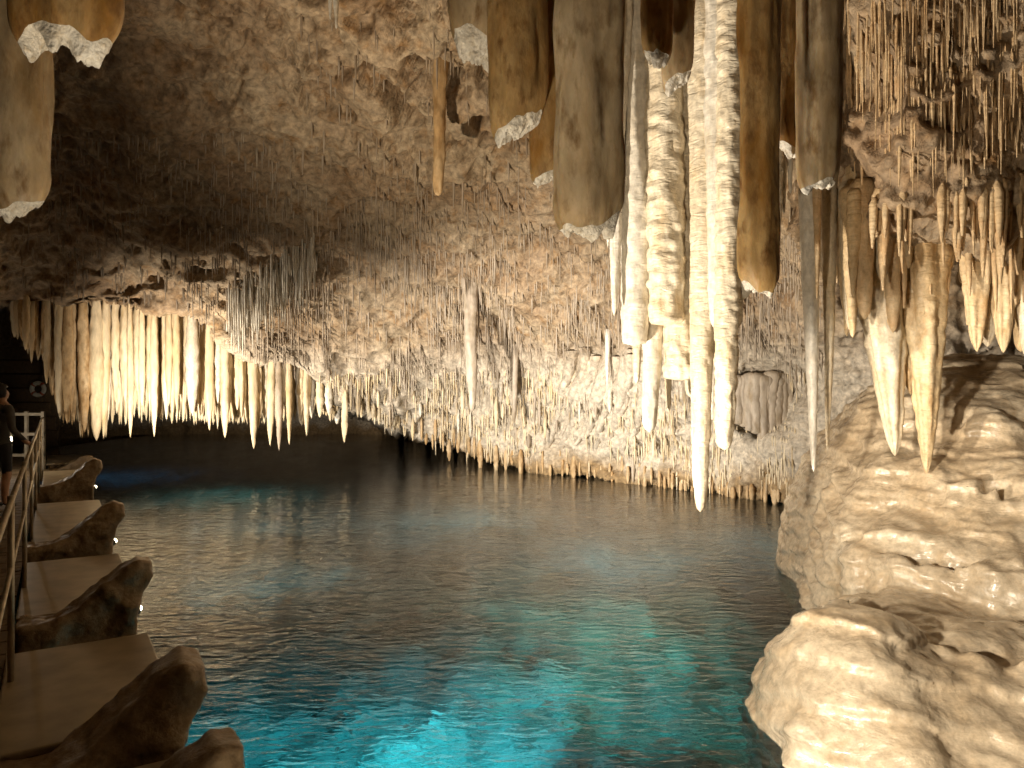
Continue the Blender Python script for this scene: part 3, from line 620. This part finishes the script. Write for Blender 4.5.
GC = 'stalactites of the lit curtain over the far left of the pool'
def lipy(px): return float(np.interp(px, LIPX, LIPY))
def curtain_depth(px): return float(np.interp(px, [0, 60, 120, 200, 300, 360], [14.6, 15.6, 16.4, 17.0, 17.5, 18.0]))
def curtain(px, tip, w, mat, label, dd=0.0, group=GC):
    d = curtain_depth(px) + dd; y0 = lipy(px) - 14; b = P(px, y0, d)
    L = (tip - y0) / F * d
    proto_copy(random.randrange(10), mat, b, L, w / 2 / F * d, label, group)
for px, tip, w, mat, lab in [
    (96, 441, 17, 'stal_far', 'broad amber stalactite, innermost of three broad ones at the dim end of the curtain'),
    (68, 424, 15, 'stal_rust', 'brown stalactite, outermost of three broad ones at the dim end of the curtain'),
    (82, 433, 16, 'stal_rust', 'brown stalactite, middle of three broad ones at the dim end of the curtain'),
    (106, 439, 13, 'stal_far', 'amber stalactite just right of the three broad dim ones'),
    (130, 438, 8, 'stal_far', 'long thin stalactite in the curtain, left one of two long ones over dark water'),
    (154, 437, 10, 'stal_far', 'long stalactite in the curtain, right one of two long ones over dark water'),
    (193, 416, 16, 'stal_white', 'thick bright white stalactite in the middle of the curtain'),
    (209, 431, 12, 'stal_far', 'long stalactite next right of the thick bright white one'),
    (224, 438, 12, 'stal_far', 'long amber stalactite, second to the right of the thick bright white one'),
    (253, 449, 12, 'stal_far', 'long amber stalactite reaching lowest near the right end of the curtain'),
    (272, 446, 10, 'stal_far', 'left half of a twin stalactite at the right end of the curtain'),
    (279, 451, 10, 'stal_grey', 'greyish right half of a twin stalactite at the right end of the curtain'),
    (289, 445, 9, 'stal_far', 'slim stalactite just right of the greyish twin'),
    (306, 436, 9, 'stal_far', 'tapering stalactite between the curtain and the far ridge'),
    (345, 443, 9, 'stal_far', 'pointed stalactite hanging alone where the curtain meets the far ridge'),
]:
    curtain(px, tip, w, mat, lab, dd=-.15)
LC1 = 'slender cream stalactite packed in the brightly lit hanging curtain over far water'
LC0 = 'dim amber stalactite in the shaded left end of the hanging curtain'
px = 22.0
while px < 338:
    if px < 78: tip = np.interp(px, [22, 45, 60, 78], [345, 372, 415, 432]) + random.uniform(-14, 8)
    elif px < 112: tip = random.uniform(415, 438)
    else: tip = random.choice([random.uniform(385, 402), random.uniform(395, 416), random.uniform(402, 422)]) + (8 if 200 < px < 300 else 0)
    if px > 300: tip = random.uniform(400, 428)
    w = random.uniform(6.5, 12)
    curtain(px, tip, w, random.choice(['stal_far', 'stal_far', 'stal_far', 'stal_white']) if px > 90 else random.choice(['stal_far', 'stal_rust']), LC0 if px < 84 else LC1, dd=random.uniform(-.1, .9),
            group=GC)
    px += random.uniform(1.6, 2.6)

def curtain_mass():
    VV, FF, n = [], [], 0
    for k in range(760):
        px = random.uniform(14, 345) if k < 480 else random.uniform(190, 345); d = curtain_depth(px) + random.uniform(.25, 1.3); y0 = lipy(px) - 26; b = P(px, y0, d)
        if px < 78: tip = np.interp(px, [14, 45, 60, 78], [338, 368, 405, 422]) + random.uniform(-16, 4)
        else: tip = random.uniform(386, 426) - 8 * smooth(250, 330, np.array(px))
        V, Fq = PROT[random.randrange(10)]; r = random.uniform(5, 10) / 2 / F * d; L = (tip - y0) / F * d
        VV.append(V * np.array([r, r, L]) + np.array(b)); FF.append(Fq + n); n += len(V)
    o = mesh_obj('curtain_stalactites', np.concatenate(VV), np.concatenate(FF), M['stal_far']); o['kind'] = 'stuff'
    tag(o, 'packed back rows of the lit stalactite curtain over the far left water', 'stalactites')
curtain_mass()

# ------------------------------------------------------------------ fringes along the far ridge
GF = 'stalactites fringing the far ridge'
LF1 = 'small rusty stalactite in the fringe just above the water along the far ridge'
LF2 = 'small pale stalactite on the bright face of the far ridge'
px = 350.0
while px < 800:
    y0 = lipy(px) - random.uniform(6, 22); b = shell_at(px, y0); d = b.y
    big = random.random() < .15
    tip = lipy(px) + random.uniform(-2, 5) + (random.uniform(3, 8) if big else 0)
    L = max(.12, (tip - y0) / F * d)
    proto_copy(random.randrange(10), 'stal_rust' if px > 415 else 'stal_far', (b.x, b.y - .03, b.z + .05), L + .05, random.uniform(2.6, 5.2) * (1.5 if big else 1) / 2 / F * d, LF1 if px > 415 else LF2, GF)
    px += random.uniform(4.0, 8.0)
for k in range(34):
    px = random.uniform(318, 660); top = np.interp(px, [318, 400, 500, 600, 660], [372, 378, 385, 380, 390]); y0 = random.uniform(top, lipy(px) - 26)
    b = shell_at(px, y0); d = b.y; L = random.uniform(10, 34) / F * d
    proto_copy(random.randrange(10), random.choice(['stal_white', 'stal_far', 'stal_grey']), (b.x, b.y - .05, b.z + .08), L, random.uniform(3, 6) / 2 / F * d, LF2, GF)

# fine straws: far too many to count
def straws(name, spots, mat, seg=5):
    V, Fc = [], []
    for (b, L, r) in spots:
        n = len(V); la = random.uniform(-.03, .03); lb = random.uniform(-.03, .03)
        for t, k in ((0, .3), (.14, 1.0), (.6, .8), (1.0, .25)):
            for i in range(seg):
                a = 6.283 * i / seg; V.append((b.x + r * k * math.cos(a) + la * L * t, b.y + r * k * math.sin(a) + lb * L * t + r * .5, b.z + .06 - (L + .06) * t))
        for ring in range(3):
            for i in range(seg):
                j = (i + 1) % seg; Fc.append((n + ring * seg + i, n + (ring + 1) * seg + i, n + (ring + 1) * seg + j, n + ring * seg + j))
    o = mesh_obj(name, np.array(V), np.array(Fc), mat); o['kind'] = 'stuff'; return o
def scatter(n, x0, x1, y0, y1, lmin, lmax, rmin, rmax, cond=None):
    out = []
    while len(out) < n:
        px, py = random.uniform(x0, x1), random.uniform(y0, y1)
        if cond and random.random() > cond(px, py): continue
        if py > lipy(px) - 8: continue
        b = shell_at(px, py); d = b.y
        out.append((b, random.uniform(lmin, lmax) ** 1.0 * random.uniform(.5, 1) / F * d, random.uniform(rmin, rmax) / 2 / F * d))
    return out
sp = scatter(3400, 180, 820, 150, 400, 6, 34, .8, 1.7, lambda x, y: float(smooth(150, 240, np.array(y))) * (.35 + .65 * float(smooth(180, 320, np.array(x)))) * (.25 + .75 * (vnoise(np.array([[x / 45, y / 45, 0]]))[0] > .05)))
sp += scatter(500, 20, 300, 120, 305, 5, 22, 1.2, 3.0)
sp += scatter(180, 300, 700, 10, 170, 8, 34, 1.4, 3.0)
o = straws('soda_straws', sp, M['stal_grey']); tag(o, 'countless thin grey-brown straw stalactites bristling from the sloping ceiling', 'straw stalactites')
sp = scatter(260, 225, 315, 225, 330, 14, 50, 1.5, 3.0, lambda x, y: 1.0 if abs(y - np.interp(x, [225, 315], [300, 245])) < 22 else 0)
o = straws('pale_straws', sp, M['stal_white']); tag(o, 'pale bluish sheet of fine straws in front of the lit curtain', 'straw stalactites')
sp = scatter(300, 838, 1060, -60, 110, 40, 115, 1.3, 3.0) + scatter(160, 838, 1060, 20, 165, 8, 40, 1.5, 4.0)
sp += scatter(95, 838, 1060, 180, 256, 34, 80, 4.0, 11.0)
o = straws('orange_straws', sp, M['stal_orange'], 7); tag(o, 'dense orange straws and drips on the roof above the mound', 'straw stalactites')
sp = scatter(1300, 310, 800, 366, 490, 5, 24, .9, 2.4, lambda x, y: 1.0 if vnoise(np.array([[x / 30, y / 18, 9]]))[0] > -.05 else .1)
o = straws('ridge_straws', sp, M['stal_far']); tag(o, 'fine cream drips covering the bright far ridge', 'straw stalactites')

def wall_folds():
    VV, FF, n = [], [], 0; seg = 8
    for k in range(12):
        pts = []
        for t in np.linspace(0, 1, 26):
            px_ = 656 - 7.5 * k + 4 * math.sin(k * 2.1) - (26 + 5 * math.sin(k)) * t ** 1.6; py_ = 352 + 5 * math.sin(k * 1.7) + (92 + 8 * math.sin(k * 3.1)) * t
            q_ = shell_at(px_, py_); pts.append((q_.x, q_.y + .05, q_.z, .15 * (1 - .55 * t) * (.8 + .4 * math.sin(3 * t + k) ** 2)))
        A_ = np.array(pts); 
        for _ in range(3): A_[1:-1, :3] = (A_[:-2, :3] + A_[1:-1, :3] * 2 + A_[2:, :3]) / 4
        a = 2 * np.pi * np.arange(seg) / seg
        V = np.stack([A_[:, 0:1] + A_[:, 3:4] * np.cos(a), A_[:, 1:2] + 1.5 * A_[:, 3:4] * np.sin(a), A_[:, 2:3] + 0 * a], 2).reshape(-1, 3)
        i, j = np.meshgrid(np.arange(25), np.arange(seg), indexing='ij'); j2 = (j + 1) % seg
        VV.append(V); FF.append(np.stack([(i * seg + j).ravel(), ((i + 1) * seg + j).ravel(), ((i + 1) * seg + j2).ravel(), (i * seg + j2).ravel()], 1) + n); n += len(V)
    o = mesh_obj('flowstone_drapery', np.concatenate(VV), np.concatenate(FF), M['ceiling']); tag(o, 'pale curved flowstone folds draped on the far wall left of the cream stalactites', 'flowstone')
wall_folds()

# short fluted column cluster in the niche of the far wall
def niche_column():
    VV, FF, n = [], [], 0; d = 13.3; b0 = P(764, 372, d)
    for k in range(11):
        u = (k - 5) / 5; px = 764 + 25 * u + random.uniform(-1, 1); L = (66 - 14 * u * u + random.uniform(-6, 3)) / F * d; r = random.uniform(4.2, 7.0) / F * d
        V, Fq = stal_mesh(L, r, seg=18, rings=40, seed=300 + k, tip=.6, power=.4, lump=.2, band=.06, wob=.02, top_flare=.5, blunt=1)
        VV.append(V + np.array([(px - 764) / F * d, -.16 * (1 - u * u), (random.uniform(-3, 3) - 5 * u * u) / F * d])); FF.append(Fq + n); n += len(V)
    o = mesh_obj('flowstone_column', np.concatenate(VV), np.concatenate(FF), M['stal_grey'], loc=b0); tag(o, 'short fluted grey-buff column in a niche of the far wall, left of the mound', 'flowstone')
niche_column()

# ------------------------------------------------------------------ floating walkway on the left
U = Vector((-.527, .85, 0)); NN = Vector((.85, .527, 0)); RZ = math.atan2(NN.y, NN.x)
def fin_mesh():
    poly = np.array([(-.72, .315), (-.48, .335), (-.34, .39), (-.22, .50), (-.07, .655), (.05, .71), (.14, .68), (.155, .58), (.07, .42), (.03, .3), (.05, -.15), (-.72, -.15)])
    h = .016; lo = np.array([-.85, -.22, -.25]); nx, ny, nz = 68, 30, 66
    x = lo[0] + np.arange(nx) * h; y = lo[1] + np.arange(ny) * h; z = lo[2] + np.arange(nz) * h
    X, Z = np.meshgrid(x, z, indexing='ij'); d = np.full(X.shape, 9.0); ins = np.zeros(X.shape, bool)
    for k in range(len(poly)):
        a, b = poly[k], poly[(k + 1) % len(poly)]; e = b - a; wx, wz = X - a[0], Z - a[1]
        t = np.clip((wx * e[0] + wz * e[1]) / (e @ e), 0, 1); d = np.minimum(d, np.hypot(wx - e[0] * t, wz - e[1] * t))
        c1 = Z >= a[1]; c2 = Z < b[1]; c3 = e[0] * wz > e[1] * wx
        ins ^= (c1 & c2 & c3) | (~c1 & ~c2 & ~c3)
    d = np.where(ins, -d, d) + .03
    yy = np.abs(y)[None, :, None] - (.12 - .04 * np.clip((Z[:, None, :] - .3) / .4, 0, 1))
    dd = d[:, None, :] + 0 * yy
    f = np.minimum(np.maximum(dd, yy), 0) + np.hypot(np.maximum(dd, 0), np.maximum(yy, 0)) - .03
    V, Fq = surface_nets(f.astype(np.float32), lo, h)
    V += vert_normals(V, Fq) * (.028 * fbm(V * 6, 3, 3))[:, None]
    return V, Fq
FIN = fin_mesh()
def hull_mesh(L):
    # rounded float: cross-section in (a,z) along b
    prof = [(-.66, .30), (-.70, .22), (-.68, .0), (-.60, -.25), (.0, -.25), (.05, .0), (.06, .24), (.03, .30)]
    V, Fc = [], []
    bs = [.0, .03, L - .03, L]
    for bi, b in enumerate(bs):
        k = .97 if bi in (0, 3) else 1.0
        for a, z in prof: V.append((-.32 + (a + .32) * k, b, .02 + (z - .02) * k))
    m = len(prof)
    for r in range(3):
        for i in range(m):
            j = (i + 1) % m; Fc.append((r * m + i, (r + 1) * m + i, (r + 1) * m + j, r * m + j))
    Fc.append(tuple(range(m))); Fc.append(tuple(reversed(range(3 * m, 4 * m))))
    return V, Fc
GP = 'floats of the walkway along the left of the pool'
for k, (d, L, fs, lab) in enumerate([
    (2.9, .5, (1.0, 1.3, .95), 'nearest float of the left walkway, its dark rocky lamp shield cut by the bottom edge'),
    (3.72, 1.5, (1.05, 1.4, .97), 'second nearest float of the left walkway, broad dark shield, lamp glint'),
    (5.75, 2.0, (1.0, 1.1, 1.05), 'third float of the left walkway, its tall shield leaning out over the water'),
    (8.4, 3.2, (1.1, 1.1, 1.05), 'fourth float of the left walkway with a rounded dark fin-shaped shield'),
    (13.2, 2.6, (1.2, 1.1, 1.1), 'fifth float of the left walkway, small shield with two bright lamp glints'),
    (17.0, 2.4, (1.3, 1.0, .7), 'farthest float of the left walkway with a lit beige deck under the curtain')]):
    q = Qd(d); root = empty('pontoon_float', (q.x, q.y, 0), RZ); tag(root, lab, 'float', GP)
    V, Fc = hull_mesh(L); mesh_obj('hull', V, Fc, M['hull'], root, False)
    b = MB(); b.box((-.33, L / 2, .325), (.40, L / 2 + .02, .022)); b.build('deck_slab', M['deckslab'], root, bevel=.012)
    V, Fq = FIN; V = V + np.stack([0 * V[:, 0], .05 * fbm(V * 4 + 13 * k, 2, 30 + k), .07 * fbm(V * 2.6 + 7 * k, 2, 40 + k) * smooth(.3, .55, V[:, 2])], 1); s = mesh_obj('lamp_shield', V * np.array(fs), Fq, M['shield'], root); s.location = (0, -.13, 0)
    lm = MB(); lm.tube((.03, .10, .22), (.065, .16, .238), .03, .038, 14); lo_ = lm.build('lamp', M['black'], root)
    lm = MB(); lm.tube((.066, .1615, .2385), (.090, .195, .248), .036, .026, 14); lm.build('lens', M['lamp'], lo_)

def rail_pt(d, z): return Vector((-.24 - .62 * d, d, z))
def railing():
    root = empty('railing', rail_pt(9, .34)); org = root.location
    tag(root, 'two-bar metal railing running along the floating walkway on the left', 'railing')
    def t(name, segs, r):
        m = MB()
        for a, b in segs: m.tube(a - org, b - org, r, seg=8)
        m.build(name, M['metal'], root, True)
    t('top_rail', [(rail_pt(1.6, 1.36), rail_pt(16, 1.40))], .017)
    t('lower_rail', [(rail_pt(1.6, .98), rail_pt(16, 1.0))], .013)
    for d in (2.2, 4.2, 6.2, 8.2, 10.2, 12.2, 14.2, 16.0):
        t('post', [(rail_pt(d, .30), rail_pt(d, 1.40))], .018)
railing()
def walkway():
    m = MB(); c0 = rail_pt(-1, 0); c1 = rail_pt(20, 0); L = (c1 - c0).length; k = 0; s = 0.0
    rot = Matrix.Rotation(RZ, 3, 'Z')
    while s < L:
        p = c0 + U * s - NN * .85; m.box((p.x, p.y, .30 + random.uniform(-.004, .004)), (.80, .066, .02), rot); s += .142
    for off in (.15, .85, 1.5):
        p = (c0 + c1) / 2 - NN * off; m.box((p.x, p.y, .18), (.06, L / 2, .08), rot)
    o = m.build('boardwalk_path', M['wood']); structure(o)
    m = MB(); m.box((-.2, -.6, .28), (2.2, 1.4, .03)); o = m.build('viewing_platform_path', M['wood']); structure(o)
walkway()

# gate across the far end, plank wall with lifebuoy
def gate():
    a, b = P(10, 412, 15.9), P(43, 416, 15.9); root = empty('white_gate', (a.x, 15.9, .35)); tag(root, 'pale framed gate with square openings at the end of the walkway', 'gate')
    w = b.x - a.x; zt = 1.48 - .35
    for z in (zt, zt * .62, .25): m = MB(); m.box((w / 2, 0, z), (w / 2 + .03, .025, .03)); m.build('rail', M['gatewhite'], root)
    for x in (0, w * .5, w):
        m = MB(); m.box((x, 0.001, zt / 2), (.03, .029, zt / 2 + .06)); m.build('post', M['gatewhite'], root)
gate()
def added_path_light():
    p = P(10, 441, 14.6); root = empty('added_path_light', p); tag(root, 'small added lamp at a bright spot by the railing next to the person', 'lamp')
    m = MB(); m.tube((0, 0, -.06), (0, 0, .0), .05, .04, 14); m.build('base', M['black'], root, True)
    m = MB(); m.tube((0, 0, .002), (0, 0, .09), .045, .03, 14); m.build('bulb', M['lamp'], root, True)
    point('path_fill', (p.x, p.y, p.z + .25), 22, WARM, .05)  # light added to brighten the plank wall, set at a bright spot by the railing
added_path_light()
def plank_wall():
    d = 20.5; root = empty('plank_wall', P(20, 400, d)); org = Vector(root.location); tag(root, 'dark stepped wall of horizontal planks behind the walkway on the far left', 'wall')
    ys = [346, 360, 374, 388, 402, 416, 430, 446]; xr = [40, 41, 43, 45, 52, 58, 60, 62]
    for k in range(len(ys) - 1):
        a = P(-60, ys[k], d); b = P(xr[k], ys[k + 1], d); m = MB()
        m.box(((a.x + b.x) / 2 - org.x, random.uniform(-.05, .05) - .02 * k, (a.z + b.z) / 2 - org.z), ((b.x - a.x) / 2, .04, (a.z - b.z) / 2 - .018)); m.build('plank', M['plank'], root, bevel=.01)
    m = MB(); m.box((0, .12, -.3), (1.0, .04, 1.6)); m.build('backing', M['plank'], root)
plank_wall()
def torus(R, r, a0=0, a1=2 * math.pi, nu=40, nv=14):
    V, Fc = [], []; closed = abs(a1 - a0 - 2 * math.pi) < 1e-6; n = nu if closed else nu + 1
    for i in range(n):
        t = a0 + (a1 - a0) * i / nu
        for j in range(nv):
            p = 2 * math.pi * j / nv; V.append(((R + r * math.cos(p)) * math.cos(t), r * math.sin(p), (R + r * math.cos(p)) * math.sin(t)))
    for i in range(nu):
        i2 = (i + 1) % n
        for j in range(nv):
            j2 = (j + 1) % nv; Fc.append((i * nv + j, i * nv + j2, i2 * nv + j2, i2 * nv + j))
    return V, Fc
def lifebuoy():
    root = empty('lifebuoy', P(38, 389, 20.2)); tag(root, 'round white lifebuoy hung on the dark plank wall', 'lifebuoy')
    V, Fc = torus(.165, .058); mesh_obj('ring', V, Fc, M['ring'], root)
    for k in range(4):
        a = math.pi / 4 + k * math.pi / 2; V, Fc = torus(.165, .062, a - .16, a + .16, 6); mesh_obj('band', V, Fc, M['ringband'], root)
lifebuoy()

# ------------------------------------------------------------------ the visitor at the railing
def person():
    root_p = P(0, 500, 10.4); base = Vector((root_p.x, 10.4, .325))
    J = {'pelvis': (0, 0, .95), 'waist': (0, 0, 1.08), 'chest': (0, .01, 1.28), 'neckb': (0, 0, 1.45), 'neck': (0, .015, 1.53), 'head': (0, .03, 1.60), 'crown': (0, .02, 1.70)}
    R = {'pelvis': .15, 'waist': .14, 'chest': .165, 'neckb': .10, 'neck': .058, 'head': .088, 'crown': .072}
    E = [('pelvis', 'waist'), ('waist', 'chest'), ('chest', 'neckb'), ('neckb', 'neck'), ('neck', 'head'), ('head', 'crown')]
    for s, n in ((-1, 'l'), (1, 'r')):
        pts = [('hip', (s * .10, 0, .90), .10), ('knee', (s * .11, .02, .50), .062), ('calf', (s * .11, -.01, .34), .058), ('ankle', (s * .11, -.01, .09), .040), ('toe', (s * .13, .14, .045), .040)]
        prev = 'pelvis'
        for nm, p, r in pts: J[nm + n] = p; R[nm + n] = r; E.append((prev, nm + n)); prev = nm + n
        fwd = .20 if s > 0 else .05
        pts = [('shoulder', (s * .19, 0, 1.40), .070), ('elbow', (s * .27, -.02, 1.12), .048), ('wrist', (s * .26, fwd, .93 if s > 0 else .87), .032), ('palm', (s * .25, fwd + .07, .90 if s > 0 else .80), .030)]
        prev = 'neckb'
        for nm, p, r in pts: J[nm + n] = p; R[nm + n] = r; E.append((prev, nm + n)); prev = nm + n
        px_, py_, pz_ = J['palm' + n]
        for f in range(4):
            c1 = (px_ + (f - 1.5) * .017, py_ + .045, pz_ - .012); c2 = (c1[0], c1[1] + .022, c1[2] - .028 - .004 * (f in (1, 2)))
            J[f'fa{f}{n}'] = c1; J[f'fb{f}{n}'] = c2; R[f'fa{f}{n}'] = .009; R[f'fb{f}{n}'] = .0075; E += [('palm' + n, f'fa{f}{n}'), (f'fa{f}{n}', f'fb{f}{n}')]
        J['thumb' + n] = (px_ - s * .04, py_ + .02, pz_ - .005); R['thumb' + n] = .010; E.append(('palm' + n, 'thumb' + n))
    J['nose'] = (0, .125, 1.605); R['nose'] = .016; E.append(('head', 'nose'))
    keys = list(J); me = bpy.data.meshes.new('person'); me.from_pydata([J[k] for k in keys], [(keys.index(a), keys.index(b)) for a, b in E], [])
    tmp = bpy.data.objects.new('person_tmp', me); COL.objects.link(tmp)
    sk = tmp.modifiers.new('skin', 'SKIN'); sk.use_smooth_shade = True; su = tmp.modifiers.new('sub', 'SUBSURF'); su.levels = 2; su.render_levels = 2
    for i, k in enumerate(keys): me.skin_vertices[0].data[i].radius = (R[k], R[k] * (.72 if k in ('pelvis', 'waist', 'chest') else 1))
    me.skin_vertices[0].data[0].use_root = True
    dg = bpy.context.evaluated_depsgraph_get(); dg.update(); m2 = bpy.data.meshes.new_from_object(tmp.evaluated_get(dg)); bpy.data.objects.remove(tmp)
    m2.name = 'person'; m2.materials.clear()
    for k in ('skin', 'jacket', 'shorts', 'shoe'): m2.materials.append(M[k])
    for p in m2.polygons:
        c = p.center; p.use_smooth = True
        if c.z > 1.47: p.material_index = 0
        elif abs(c.x) > .2 and c.z < .97: p.material_index = 0
        elif c.z > .93 or (abs(c.x) > .22): p.material_index = 1
        elif c.z > .52: p.material_index = 2
        elif c.z > .09: p.material_index = 0
        else: p.material_index = 3
    o = bpy.data.objects.new('person', m2); COL.objects.link(o); o.location = base; o.rotation_euler = (0, 0, math.radians(-20))
    tag(o, 'dark-haired person in grey jacket and dark shorts standing at the railing', 'person')
    bm = bmesh.new(); bmesh.ops.create_uvsphere(bm, u_segments=24, v_segments=16, radius=.108)
    for v in bm.verts:
        v.co.x *= .88; v.co.z *= 1.08
        if v.co.y > .02 and v.co.z < .055: v.co.y = .02
        n = vnoise(np.array([[v.co.x * 40, v.co.y * 40, v.co.z * 40]]))[0]; v.co *= 1 + .03 * n
    hm = bpy.data.meshes.new('hair'); bm.to_mesh(hm); bm.free(); hm.materials.append(M['hair'])
    for p in hm.polygons: p.use_smooth = True
    hh = bpy.data.objects.new('hair', hm); COL.objects.link(hh); hh.parent = o; hh.location = (0, .01, 1.655)
person()
